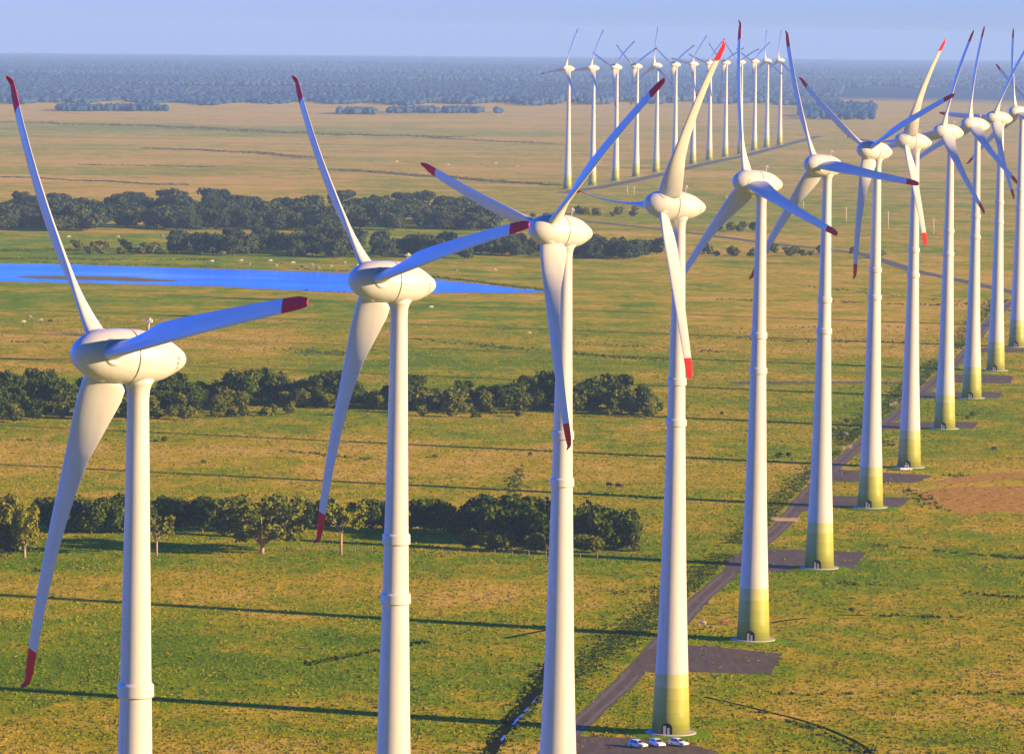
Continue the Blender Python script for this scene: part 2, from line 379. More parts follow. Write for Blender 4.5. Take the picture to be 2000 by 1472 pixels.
PADS = [
 [(1118, 1436), (1240, 1440), (1345, 1452), (1400, 1466), (1372, 1500), (1080, 1500), (1085, 1462)],
 [(1262, 1268), (1300, 1258), (1345, 1259), (1396, 1262), (1526, 1276), (1505, 1316), (1343, 1311), (1262, 1312), (1225, 1326), (1235, 1300)],
 [(1430, 1082), (1510, 1071), (1691, 1078), (1668, 1111), (1510, 1116), (1410, 1120)],
 [(1560, 973), (1628, 968), (1777, 971), (1759, 990), (1628, 991), (1548, 1000)],
 [(1640, 916), (1700, 921), (1822, 928), (1792, 942), (1628, 940), (1602, 934)],
 [(1722, 826), (1840, 823), (1911, 825), (1899, 837), (1800, 838), (1716, 838)],
 [(1790, 766), (1925, 765), (1959, 766), (1951, 777), (1850, 778), (1784, 777)],
 [(1832, 731), (1920, 730), (1978, 734), (1974, 748), (1860, 747), (1826, 742)],
 [(1893, 680), (1960, 678), (2030, 680), (2030, 687), (1960, 688), (1886, 688)]]
for i, p in enumerate(PADS):
    sheet('crane_pad', p, 0.030 + 0.0, M_GRAVEL, 'brown gravel hardstanding beside a turbine base', 0.5, 10 + i)

M_STUBBLE = mat('reddish_stubble', (0.5, 0.27, 0.08), 1.0, 0.0)
def _stubble():
    m = M_STUBBLE; p = pos(m); f = noise(m, scaled(m, p, (0.5, 0.25, 0)), 1, 6, 0.7)
    lk(m, ramp(m, f, [(0.35, (0.30, 0.22, 0.015)), (0.5, (0.52, 0.26, 0.05)), (0.7, (0.62, 0.35, 0.09))]), bsdf(m).inputs['Base Color'])
_stubble()
sheet('stubble_field', [(1795, 962), (1840, 951), (1900, 950), (2030, 948), (2040, 1002), (1960, 998), (1880, 1004), (1850, 992), (1815, 985)], 0.02, M_STUBBLE, 'reddish straw patch at the right edge', 1.6, 41)
sheet('stubble_field', [(1815, 940), (1880, 929), (2030, 918), (2030, 930), (1930, 938), (1860, 945)], 0.02, M_STUBBLE, 'narrow reddish straw strip at the right edge', 1.2, 42)
# ditches: flat strips, channel shade painted into the dark mud colour
DITCHES = []
def ditch(pts, w, label, seed): DITCHES.append((pts, w)); ribbon('ditch', pts, w, 0.012, M_SHADED_MUD, label, 0.25, seed, 3.0)
ditch([(940, 1500), (965, 1455), (985, 1420), (1003, 1398), (1025, 1375), (1048, 1350), (1062, 1318), (1080, 1290)], 2.9, 'dark wet ditch left of the gravel road', 21)
ditch([(1375, 1360), (1440, 1374), (1500, 1390), (1560, 1403), (1620, 1424), (1680, 1450), (1725, 1490)], 1.1, 'dark drainage ditch curving over the near right pasture', 22)
ditch([(600, 1299), (650, 1287), (700, 1277), (760, 1264), (830, 1252)], 1.2, 'short dark ditch in the near left pasture', 23)
ditch([(985, 1246), (1020, 1238), (1065, 1230)], 1.4, 'short dark ditch beside the third tower', 24)
ditch([(1505, 1216), (1535, 1210), (1575, 1206)], 1.2, 'short dark ditch beside the fifth tower', 25)
ditch([(1635, 1200), (1690, 1201)], 1.6, 'dark hollow in the right pasture', 26)
def pool(pts, seed): sheet('puddle', pts, 0.035, M_DITCHW, 'shining water in the roadside ditch', 0.35, seed)
pool([(1000, 1414), (1010, 1402), (1018, 1394), (1022, 1395), (1013, 1406), (1004, 1415)], 31)
pool([(1022, 1388), (1030, 1380), (1035, 1381), (1027, 1389)], 35)
pool([(1040, 1370), (1048, 1360), (1055, 1357), (1054, 1363), (1045, 1371)], 32)
pool([(976, 1444), (983, 1434), (988, 1436), (981, 1446)], 33)

# ------------------------------------------------------------------ wind turbines
HUB, OVER, TILT, RB = 98.5, 4.0, 0.0797, 35.5
def lerp_table(t, x):
    for (a, *va), (b, *vb) in zip(t, t[1:]):
        if x <= b:
            k = 0 if b == a else (x - a) / (b - a); k = max(0, min(1, k))
            return [p + (q - p) * k for p, q in zip(va, vb)]
    return list(t[-1][1:])
# radius: chord, thickness, twist (deg), leading-edge share of the chord, roundness
BLADE = [(1.2, 1.95, 1.95, 60, .5, 1), (1.8, 2.0, 1.9, 60, .5, 1), (2.1, 2.9, 1.8, 60, .38, .6), (2.45, 3.8, 1.65, 60, .30, .35), (3.0, 4.25, 1.5, 59, .27, .15), (4.2, 4.2, 1.3, 55, .27, 0), (7, 3.5, 1.0, 43, .29, 0),
         (10, 2.8, .78, 26, .30, 0), (14, 2.35, .6, 15, .30, 0), (19, 2.0, .45, 10, .31, 0), (25, 1.72, .33, 7, .32, 0), (30, 1.5, .25, 5, .33, 0), (31.3, 1.44, .23, 4.5, .33, 0), (33.6, 1.28, .19, 4, .34, 0), (34.6, .95, .15, 4, .36, 0), (35.2, .62, .11, 4, .4, 0), (35.5, .30, .08, 4, .45, 0)]
def section(r, n=14):
    c, t, tw, le, rd = lerp_table(BLADE, r); tw = R(tw + 3)
    q = r / RB; off = 4.0 * (q * q - 0.8 * q)
    if r > 34.75: off -= 0.55 * ((r - 34.75) / 0.75) ** 1.3                  # the bent tip
    pts = []
    for i in range(2 * n):
        th = math.pi * i / n; x = (1 - math.cos(th)) / 2; sg = 1 if i < n else -1
        yc = math.sqrt(max(x * (1 - x), 0)); ya = 1.32 * math.sqrt(x) * (1 - x) * (1.0 if sg > 0 else 0.75) + 0.01 * (1 if 0 < x < 1 else 0)
        y = sg * t * (rd * yc + (1 - rd) * ya * 0.98)
        cx = (le - x) * c                                                  # + toward the leading edge
        pts.append((cx * math.cos(tw) + y * math.sin(tw) * 1.0, -cx * math.sin(tw) + y * math.cos(tw) + off, r))
    return pts
def blade_mesh(name, r0, r1, m, cap0, cap1):
    rs = sorted({r0, r1} | {a[0] for a in BLADE if r0 < a[0] < r1} | {r0 + (r1 - r0) * k / 40 for k in range(41)})
    b = MB(); n = 28; vs = []; fs = []
    for r in rs: vs += section(r)
    for k in range(len(rs) - 1):
        for i in range(n):
            j = (i + 1) % n; fs.append((k * n + i, k * n + j, (k + 1) * n + j, (k + 1) * n + i))
    if cap0: fs.append(tuple(range(n))[::-1])
    if cap1: fs.append(tuple((len(rs) - 1) * n + i for i in range(n)))
    b.add(vs, fs, True); me = b.mesh(name, m); smooth_by_angle(me, 50); return me
ME_BLADE = blade_mesh('blade', 1.2, 31.3, M_WHITE, True, False)
ME_TIP = blade_mesh('red_tip', 31.3, 35.5, M_RED, False, True)

def spinner_mesh():
    b = MB()
    prof = [(0.0, 0.02), (0.06, .45), (.25, .9), (.7, 1.42), (1.4, 1.9), (2.2, 2.25), (3.1, 2.44), (4.0, 2.58), (5.0, 2.66), (5.95, 2.68), (5.95, 2.5)]
    b.lathe([(a - 3.4, r) for a, r in prof], 48, 'Y')
    for k in range(3):                                                    # blade collars
        q = Matrix.Rotation(2 * math.pi * k / 3, 3, 'Y'); n = 28; vs = []; fs = []
        rings = [(0.6, 1.75), (1.7, 1.55), (2.2, 1.34), (2.3, 1.25), (2.34, 1.16), (2.34, 0.9)]
        for z, r in rings:
            for i in range(n):
                a = 2 * math.pi * i / n; vs.append(q @ Vector((r * math.cos(a), r * math.sin(a) + 0.05, z)))
        for j in range(len(rings) - 1):
            for i in range(n): fs.append((j * n + i, j * n + (i + 1) % n, (j + 1) * n + (i + 1) % n, (j + 1) * n + i))
        b.add(vs, fs, True)
    me = b.mesh('spinner', M_WHITE); smooth_by_angle(me, 40); return me
def nacelle_mesh():
    b = MB()
    prof = [(6.12, 2.5), (6.12, 2.68), (6.6, 2.70), (7.3, 2.67), (8.2, 2.54), (9.2, 2.34), (10.1, 2.06), (10.9, 1.66), (11.7, 1.2), (12.25, .84), (12.55, .48), (12.66, 0.02)]
    b.lathe([(a - 3.4, r) for a, r in prof], 48, 'Y'); me = b.mesh('nacelle', M_WHITE); smooth_by_angle(me, 40); return me
def seam_mesh():
    b = MB(); b.lathe([(5.8 - 3.4, 2.45), (5.8 - 3.4, 2.57), (6.25 - 3.4, 2.57), (6.25 - 3.4, 2.45)], 48, 'Y'); return b.mesh('seam', M_SEAM)
def letters_mesh():
    """small worn brown lettering running round the tail on the sunny side"""
    b = MB()
    strokes = [(0, 0, .10, .5), (.22, 0, .10, .4), (.1, .2, .34, .09), (.1, -.2, .34, .09), (.62, 0, .1, .5), (.8, .2, .4, .09), (.8, 0, .3, .09), (.8, -.2, .4, .09), (1.25, 0, .1, .5), (1.5, 0, .1, .5), (1.37, .2, .3, .09), (.75, -.27, 1.75, .09)]
    for (u, v, w, h) in strokes:
        vs = []
        for (du, dv) in ((-w / 2, -h / 2), (w / 2, -h / 2), (w / 2, h / 2), (-w / 2, h / 2)):
            a = 11.0 + (v + dv) * .75; r = float(np.interp(a, [9.2, 10.1, 10.9, 11.7, 12.25], [2.34, 2.06, 1.66, 1.2, .84])) + 0.012
            ph = R(8) - (u + du) * .72 / 1.5
            vs.append((r * math.cos(ph), a - 3.4, r * math.sin(ph)))
        b.add(vs, [(0, 1, 2, 3)])
    return b.mesh('lettering', M_LETTER)
def tower_mesh():
    pr = [(0, 3.62), (4, 3.42), (11.6, 3.08), (20, 2.72), (31, 2.34), (45, 2.0), (58, 1.70), (66, 1.55), (80, 1.29), (94.2, 1.06), (95.2, 1.12), (95.8, 1.3), (96.5, 1.75)]
    fine = []
    for (a, ra), (b_, rb) in zip(pr, pr[1:]):
        n = max(1, int((b_ - a) / 3))
        fine += [(a + (b_ - a) * k / n, ra + (rb - ra) * k / n) for k in range(n)]
    fine.append(pr[-1]); b = MB(); b.lathe(fine, 56); return b.mesh('tower', M_TOWER), pr
ME_TOWER, TPR = tower_mesh()
def collar_mesh(z):
    r = float(np.interp(z, [p[0] for p in TPR], [p[1] for p in TPR])) + 0.01; b = MB()
    b.lathe([(z - .85, r), (z - .65, r + .24), (z + .45, r + .22), (z + .65, r + .05), (z + .7, r - .05)], 48, 'Z', True, False)
    me = b.mesh('collar', M_WHITE); smooth_by_angle(me, 30); return me
def door_mesh():
    """arched porch frame standing proud of the tower skin; local -Y looks out of the tower"""
    b = MB(); n = 10; w, h = 1.0, 1.7; out = []; inn = []
    for i in range(n + 1):
        a = math.pi * i / n; out.append((-w * math.cos(a), h + w * .9 * math.sin(a))); inn.append((-(w - .2) * math.cos(a), h + (w - .2) * .9 * math.sin(a)))
    out = [(-w, 0)] + out + [(w, 0)]; inn = [(-(w - .2), 0)] + inn + [((w - .2), 0)]
    y0, y1 = -3.75, -3.2; k = len(out); vs = [(x, y0, z) for x, z in out] + [(x, y0, z) for x, z in inn] + [(x, y1, z) for x, z in out] + [(x, y1, z) for x, z in inn]; fs = []
    for i in range(k - 1):
        fs += [(i, i + 1, k + i + 1, k + i), (2 * k + i, i, i + 1, 2 * k + i + 1)[::1], (k + i, k + i + 1, 3 * k + i + 1, 3 * k + i)]
    b.add(vs, fs); frame = b.mesh('door_frame', M_OPENING_SHADE)
    d = MB(); d.add([(x, -3.66, z) for x, z in inn], [tuple(range(k))]); back = d.mesh('door', M_OPENING_SHADE)
    leaf = []
    for c, d_ in (((-.42, -3.72, 1.05), (.5, .06, 2.1)), ((.33, -3.71, .95), (.45, .05, 1.6))): l = MB(); l.box(c, d_); leaf.append(l.mesh('door_leaf', M_DOOR))
    return frame, back, leaf
ME_FRAME, ME_DOOR, ME_LEAF = door_mesh()
def found_mesh():
    b = MB(); b.lathe([(-1.0, 5.0), (.42, 4.75), (.5, 4.68), (.5, 2.0)], 56, 'Z', True, False); me = b.mesh('foundation', M_CONC); smooth_by_angle(me, 30); return me
ME_SPIN, ME_NAC, ME_SEAM, ME_LET, ME_FOUND = spinner_mesh(), nacelle_mesh(), seam_mesh(), letters_mesh(), found_mesh()
def sensor_mesh():
    b = MB(); y = 8.3 - 3.4; b.tube((0, y, 2.3), (0, y, 3.5), .06, .05, 8); b.tube((-.45, y, 3.42), (.45, y, 3.42), .035, .035, 6)
    for x in (-.42, .42): b.tube((x, y, 3.4), (x, y, 3.72), .09, .13, 8)
    b.tube((0, y + .02, 3.45), (0, y + .02, 3.85), .16, .16, 10); return b.mesh('wind_sensor', M_WHITE)
ME_SENS = sensor_mesh()
ME_COL = [collar_mesh(66.0), collar_mesh(58.4)]
_m = MB(); _m.lathe([(.36, 4.5), (.34, 5.4), (.22, 6.6), (.08, 7.6), (-.08, 8.4)], 40, 'Z', True, False); ME_MOUND = _m.mesh('grass_mound', M_GROUND)
def turbine(x, y, yaw, phase, label, group, feather=0):
    """phase: degrees clockwise from up of the first blade, seen from the front"""
    root = bpy.data.objects.new('wind_turbine', None); COL.objects.link(root); root.empty_display_size = 3
    root.location = (x, y, gz(x, y)); root.rotation_euler = (0, 0, -R(yaw)); tag(root, label, 'wind turbine', group)
    mo = obj('grass_mound', ME_MOUND); mo.location = root.location; tag(mo, kind='structure', label='low green grass mound round a turbine base'); obj('foundation', ME_FOUND, root); obj('tower', ME_TOWER, root)
    for m in ME_COL: obj('collar', m, root)
    dr = obj('door', ME_DOOR, root); dr.rotation_euler = (0, 0, R(yaw - 14 + 2 * 0)); dr.rotation_euler[2] = R(yaw) - R(14)
    obj('door_frame', ME_FRAME, dr); [obj('door_leaf', l, dr) for l in ME_LEAF]
    tl = Matrix.Rotation(-TILT, 4, 'X'); base = Matrix.Translation((0, 0, HUB)) @ tl @ Matrix.Translation((0, -OVER, 0))
    nc = obj('nacelle', ME_NAC, root); nc.matrix_local = base
    obj('seam', ME_SEAM, nc); obj('wind_sensor', ME_SENS, nc); obj('lettering', ME_LET, nc)
    sp = obj('spinner', ME_SPIN, root); sp.matrix_local = base @ Matrix.Rotation(R(phase), 4, 'Y')
    for k in range(3):
        b = obj('blade', ME_BLADE, root); b.matrix_local = base @ Matrix.Rotation(R(phase + 120 * k), 4, 'Y') @ Matrix.Rotation(-R(feather), 4, 'Z')
        obj('red_tip', ME_TIP, b)
    return root
NEAR = [(-36.3, 446.4, 54.4, -41.6), (-14.4, 582.5, 57.1, -44.2), (8.3, 736.0, 50.9, -74.4), (30.6, 852.1, 64.5, 30.8), (52.8, 985.8, 58.2, -13.8), (75.9, 1120.9, 49.8, -24.2),
        (99.5, 1266.9, 50.4, -56.9), (120.4, 1386.5, 65.0, 29.4), (143.9, 1525.0, 54.2, 18.1), (165.8, 1655.9, 56.5, 5.2), (188.8, 1794.7, 58.5, 31.8), (212.2, 1934.4, 51.9, -9.5), (236.5, 2070.0, 54.0, -58.0)]
NLAB = ['largest and nearest white wind turbine, its tower leaving the frame at bottom left',
        'white wind turbine whose hub stands in front of the blue lagoon',
        'white wind turbine with two raised blades, its tower standing left of the gravel road',
        'white wind turbine with three parked cars at its green banded base',
        'white wind turbine next behind the one with three cars, one blade straight up',
        'white wind turbine with one nearly level blade reaching across two towers on its right',
        'white wind turbine with two blades raised in a wide V, seventh of the near row',
        'white wind turbine with a single white vehicle at its green base',
        'white wind turbine just behind the one with a single vehicle, ninth of the near row',
        'tenth turbine of the near row, one steep blade up and one reaching down right',
        'eleventh turbine of the near row, one level blade reaching left behind its neighbour',
        'twelfth turbine of the near row, cut by the right edge of the photo',
        'turbine beyond the right edge of the photo, only one raised blade showing']
for k, (p, l) in enumerate(zip(NEAR, NLAB)): turbine(*p, l, 'near row of white wind turbines', 66 if k in (3, 7) else 0)   # two stand with feathered blades
FAR = [(43, 3770, 57, 22), (65, 3870, 57, 24), (87, 3990, 55, 50), (108, 4120, 55, -58), (130, 4255, 56, 0), (152, 4395, 54, -62), (175, 4545, 57, 38), (197, 4685, 55, 44), (219, 4815, 55, -56), (241, 4940, 55, -54), (264, 5100, 55, 52), (285, 5235, 55, -5), (308, 5380, 55, 0)]
ORD = ['first', 'second', 'third', 'fourth', 'fifth', 'sixth', 'seventh', 'eighth', 'ninth', 'tenth', 'eleventh', 'twelfth', 'last']
for k, p in enumerate(FAR): turbine(*p, 'small white wind turbine, %s from the left in the distant row of thirteen' % ORD[k] if k < 12 else 'small white wind turbine, last and rightmost in the distant row of thirteen', 'distant row of white wind turbines')

# ------------------------------------------------------------------ vegetation
ICO = None
def ico(sub=2):
    import bmesh
    b = bmesh.new(); bmesh.ops.create_icosphere(b, subdivisions=sub, radius=1.0)
    v = np.array([p.co[:] for p in b.verts]); f = np.array([[q.index for q in t.verts] for t in b.faces]); b.free(); return v, f
IV, IF = ico(2)
JV, JF = ico(1)
def crown_mesh(name, lobes, n, size, m, seed, droop=0.0, core=0.72):
    """leaf clumps spread over the lobes (cx, cy, cz, rx, ry, rz)"""
    rng = np.random.default_rng(seed); L = np.array(lobes); w = (L[:, 3] * L[:, 5]); idx = rng.choice(len(L), n, p=w / w.sum())
    d = rng.normal(size=(n, 3)); d /= np.linalg.norm(d, axis=1)[:, None]
    rad = 0.72 + 0.36 * rng.random(n) ** 0.7
    P = L[idx, :3] + d * L[idx, 3:] * rad[:, None]; P[:, 2] = np.maximum(P[:, 2], 0.15)
    nrm = d + rng.normal(size=(n, 3)) * 0.55; nrm /= np.linalg.norm(nrm, axis=1)[:, None]
    a = np.cross(nrm, rng.normal(size=(n, 3))); a /= np.linalg.norm(a, axis=1)[:, None]; b = np.cross(nrm, a)
    s = size * (0.5 + rng.random(n)); s2 = s * (0.5 + 0.6 * rng.random(n))
    a *= s[:, None]; b *= s2[:, None]; sag = nrm * (s * 0.25)[:, None]
    q = np.stack([P - a - sag, P - b * .9, P + a - sag, P + b * 1.1], 1).reshape(-1, 3)
    q[:, 2] -= 0
    f = np.arange(4 * n).reshape(-1, 4); t4 = np.stack([f[:, :3], f[:, [0, 2, 3]]], 1).reshape(-1, 3)
    tone = np.repeat(np.clip(rng.random(n) * 0.7 + 0.3 * (P[:, 2] / max(P[:, 2].max(), 1)), 0, 1), 4)  # upper clumps painted lighter, as if catching the light
    V = [q]; Fs = [t4]; T = [tone]; o = len(q)
    if core:
        for l in L:
            V.append(l[:3] + IV * l[3:] * core * (1 + 0.12 * rng.normal(size=(len(IV), 1)))); Fs.append(IF + o); T.append(np.full(len(IV), 0.1)); o += len(IV)  # core painted dark for the shade inside the crown
    V = np.concatenate(V); V[:, 2] = np.maximum(V[:, 2], 0.05)
    return mesh_np(name, V, np.concatenate(Fs), m, False, np.concatenate(T))
def lobes_round(w, h, n, seed, low=0.12):
    rng = random.Random(seed); out = [(0, 0, h * .52, w * .34, w * .34, h * .42)]
    for _ in range(n):
        a = rng.uniform(0, 6.283); r = w * .30 * math.sqrt(rng.random()) + w * .06; s = rng.uniform(.16, .26)
        z = rng.uniform(max(low, .2), .84)
        out.append((r * math.cos(a), r * math.sin(a), h * z, w * s, w * s, h * s * 0.8))
    return out
def trunk_mesh(name, limbs, m):
    b = MB()
    for l in limbs: b.tube(*l)
    return b.mesh(name, m)
def limbs_for(h, spread, n, seed, r=0.22, base=0.32):
    rng = random.Random(seed); out = [((0, 0, -.3), (0, 0, h * base), r * 1.25, r)]
    for i in range(n):
        a = 6.283 * i / n + rng.uniform(-.4, .4); k = rng.uniform(.6, 1.0); p1 = (spread * k * math.cos(a), spread * k * math.sin(a), h * rng.uniform(.6, .85))
        mid = (p1[0] * .45, p1[1] * .45, h * (base + .2)); out += [((0, 0, h * base * .95), mid, r * .75, r * .5), (mid, p1, r * .5, r * .2)]
    return out
KINDS = {}
def kind(key, crowns, trunks): KINDS[key] = (crowns, trunks)
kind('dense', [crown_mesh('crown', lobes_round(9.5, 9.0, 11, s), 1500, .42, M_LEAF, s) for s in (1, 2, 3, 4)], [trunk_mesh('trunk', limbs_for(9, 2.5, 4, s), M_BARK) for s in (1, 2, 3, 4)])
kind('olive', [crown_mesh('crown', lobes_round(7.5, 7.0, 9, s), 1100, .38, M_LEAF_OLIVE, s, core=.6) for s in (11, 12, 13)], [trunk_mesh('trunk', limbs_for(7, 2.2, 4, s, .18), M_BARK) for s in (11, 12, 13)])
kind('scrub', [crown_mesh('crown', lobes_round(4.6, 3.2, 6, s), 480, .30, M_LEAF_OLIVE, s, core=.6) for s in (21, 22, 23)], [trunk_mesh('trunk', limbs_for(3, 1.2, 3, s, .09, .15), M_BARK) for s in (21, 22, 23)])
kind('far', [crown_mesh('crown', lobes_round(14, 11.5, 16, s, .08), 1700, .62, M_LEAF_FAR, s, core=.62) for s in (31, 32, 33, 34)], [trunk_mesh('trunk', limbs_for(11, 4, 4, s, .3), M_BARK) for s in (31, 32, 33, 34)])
def open_lobes(w, h, n, seed, lo=.45):
    rng = random.Random(seed); out = []
    for i in range(n):
        a = 6.283 * i / n + rng.uniform(-.3, .3); r = w * .5 * rng.uniform(.35, .95)
        out.append((r * math.cos(a), r * math.sin(a), h * rng.uniform(lo, .95), w * rng.uniform(.08, .13), w * rng.uniform(.08, .13), h * rng.uniform(.06, .11)))
    return out
kind('spreading', [crown_mesh('crown', open_lobes(19, 12, 64, 41, .30) + open_lobes(9, 12.5, 16, 43, .6), 3600, .36, M_LEAF_OLIVE, 41, core=.55)], [trunk_mesh('trunk', limbs_for(11, 7.5, 9, 41, .42, .16) + limbs_for(10, 5, 7, 42, .3, .2), M_BARK_PALE)])
kind('umbrella', [crown_mesh('crown', open_lobes(8, 8.5, 20, s, .55), 850, .30, M_LEAF_OLIVE, s, core=.5) for s in (51, 52)], [trunk_mesh('trunk', limbs_for(8, 3, 6, s, .2, .42), M_BARK_PALE) for s in (51, 52)])
kind('weeping', [crown_mesh('crown', [(0, 0, 7.5, 2.6, 2.6, 4.3)] + [(2.3 * math.cos(a), 2.3 * math.sin(a), 5.2 + (i % 3) * 2.3, 1.3, 1.3, 3.0) for i, a in enumerate(np.linspace(0, 6.28, 9))], 1700, .36, M_LEAF_LIGHT, 61, core=.6)], [trunk_mesh('trunk', limbs_for(11, 2.2, 4, 61, .3, .2), M_BARK_PALE)])
trng = random.Random(77)
NAME = {'dense': 'broadleaf_tree', 'olive': 'broadleaf_tree', 'scrub': 'shrub', 'far': 'broadleaf_tree', 'spreading': 'spreading_tree', 'umbrella': 'small_tree', 'weeping': 'weeping_tree'}
CAT = {'scrub': 'shrub'}
def plant(key, p, sc, label, group=None, var=None, sz=1.0):
    cr, tr = KINDS[key]; k = trng.randrange(len(cr)) if var is None else var
    root = bpy.data.objects.new(NAME[key], None); COL.objects.link(root); root.location = p; root.rotation_euler = (0, 0, trng.uniform(0, 6.28))
    root.scale = (sc, sc, sc * sz); tag(root, label, CAT.get(key, 'tree'), group)
    obj('crown', cr[k], root); obj('trunk', tr[k], root); return root
def scatter(poly_rows, n, mind, fn, seed):
    """poly_rows: list of (x, y_back, y_front) in pixels"""
    rng = random.Random(seed); xs = [r[0] for r in poly_rows]; pts = []; tries = 0
    while len(pts) < n and tries < n * 60:
        tries += 1; x = rng.uniform(xs[0], xs[-1]); yb = np.interp(x, xs, [r[1] for r in poly_rows]); yf = np.interp(x, xs, [r[2] for r in poly_rows])
        t = rng.random() ** 0.7; p = at(x, yb + (yf - yb) * t)
        if all((p - q).length > mind for q, _, _ in pts): pts.append((p, x, t))
    for p, x, t in pts: fn(p, x, t, rng)
    return pts

# belt in the middle distance, behind the nearest hub
def f_a(p, x, t, rng):
    if t > .72 and rng.random() < .75: plant('olive', p, rng.uniform(.75, 1.25), 'olive bushy tree on the near edge of the middle tree belt', 'olive trees fringing the middle belt')
    else: plant('dense', p, rng.uniform(.7, 1.35), 'dark green tree packed into the middle belt behind the nearest hub', 'trees of the middle belt')
scatter([(-20, 775, 828), (250, 778, 824), (480, 778, 797), (700, 778, 800), (900, 780, 806), (1100, 782, 810), (1290, 790, 812)], 108, 6.0, f_a, 5)
plant('dense', at(1200, 800), 1.35, 'tall dark tree rising above the right end of the middle belt', sz=1.05)
plant('dense', at(1160, 800), 1.1, 'tall dark tree next to the tallest one at the right end of the middle belt')
# near belt
GB, LB = 'trees of the near belt', 'dark round tree standing in the near belt along the fence'
for x, y, s in [(95, 1034, 1.0), (120, 1040, .95), (150, 1036, 1.05), (178, 1042, 1.0), (205, 1036, 1.05), (232, 1041, 1.0), (262, 1037, 1.1), (290, 1040, .95), (330, 1038, 1.0), (362, 1036, .95), (395, 1040, 1.05), (425, 1036, .95), (455, 1038, 1.0),
                (560, 1036, .95), (600, 1034, .9), (640, 1034, .85), (725, 1037, .95), (752, 1036, .9), (830, 1040, 1.05), (868, 1042, .95)]:
    plant('dense', at(x, y), s, LB, GB)
for x, y, s in [(905, 1052, 1.0), (935, 1050, 1.3), (965, 1062, 1.15), (1000, 1064, 1.1), (1035, 1058, 1.25), (1060, 1068, 1.1), (1090, 1060, 1.3), (1125, 1066, 1.15), (1150, 1062, 1.25), (1178, 1070, 1.1), (1205, 1070, 1.15), (1228, 1072, .95), (1010, 1046, 1.2)]:
    plant('dense', at(x, y), s, 'dark round tree in the thick clump between the second and fourth towers', 'trees of the right clump')
for x, y, s in [(915, 1072, .75), (955, 1076, .8), (985, 1078, .7), (1045, 1078, .75), (1140, 1078, .7), (1165, 1080, .65), (1240, 1076, .5)]:
    plant('olive', at(x, y), s, 'lighter olive bush at the foot of the thick clump beside the third tower', 'olive bushes at the clump')
plant('spreading', at(512, 1080), 1.15, 'broad spreading tree with pale forking limbs in front of the near belt')
plant('umbrella', at(306, 1086), 1.15, 'small tree with a thin pale trunk just right of the nearest tower', var=0)
plant('umbrella', at(666, 1082), 1.6, 'small open tree with a pale trunk near the second turbine\'s low blade tip', var=1)
plant('weeping', at(48, 1089), 1.05, 'bright yellow green drooping tree at the left end of the near belt')
plant('weeping', at(8, 1072), 1.1, 'yellow green leaning tree cut by the left edge of the photo')
plant('dense', at(15, 1086), .9, 'dark tree in shade between the two yellow green trees at the left edge')
# far belts
LC, GC = 'hazy dark tree in the broad far wood behind the lagoon', 'trees of the far wood behind the lagoon'
def f_c(p, x, t, rng): plant('far', p, rng.uniform(.95, 1.75), LC, GC, sz=rng.uniform(.62, .9))
scatter([(-20, 402, 452), (100, 405, 452), (300, 402, 450), (600, 404, 452), (800, 402, 450), (960, 425, 452)], 146, 9.0, f_c, 6)
def f_d(p, x, t, rng): plant('far', p, rng.uniform(.8, 1.15), 'dark tree in the wood along the far bank of the lagoon', 'trees along the far bank of the lagoon')
scatter([(335, 485, 500), (525, 484, 500)], 13, 9, f_d, 7)
scatter([(545, 480, 503), (800, 482, 506), (1060, 488, 507)], 32, 10, f_d, 8)
def f_e(p, x, t, rng): plant('far', p, rng.uniform(.75, 1.0), 'dark tree in the compact grove between the third and fourth turbines', 'trees of the compact grove')
scatter([(1130, 494, 507), (1300, 494, 507)], 17, 9, f_e, 9)
def f_f(p, x, t, rng): plant('scrub', p, rng.uniform(1.0, 2.1), 'scattered dark shrub in the far pasture', 'shrubs scattered over the far pasture')
scatter([(1010, 412, 428), (1240, 412, 424)], 13, 8, f_f, 10)
scatter([(1385, 444, 455), (1480, 446, 456)], 7, 8, f_f, 11)
scatter([(1380, 492, 502), (1720, 495, 505)], 16, 8, f_f, 12)
scatter([(150, 478, 500), (330, 480, 500)], 14, 6, f_f, 13)
def f_g(p, x, t, rng): plant('scrub', p, rng.uniform(.8, 1.4), 'low olive shrub in front of the middle belt', 'low shrubs before the middle belt')
scatter([(250, 812, 830), (560, 800, 812), (1290, 812, 820)], 20, 6, f_g, 14)
def f_h(p, x, t, rng): plant('scrub', p, rng.uniform(.35, .7), 'small dark shrub standing alone in the open pasture', 'small shrubs in the open pasture')
for q in [(322, 863), (398, 905), (712, 900), (850, 893), (1036, 890), (1410, 810), (1521, 895), (1540, 892), (1655, 826), (1640, 840), (1900, 812), (1890, 818), (1665, 1195)]:  # some of these shrubs stand in for dark pits in the pasture
    f_h(at(*q), 0, 0, trng)

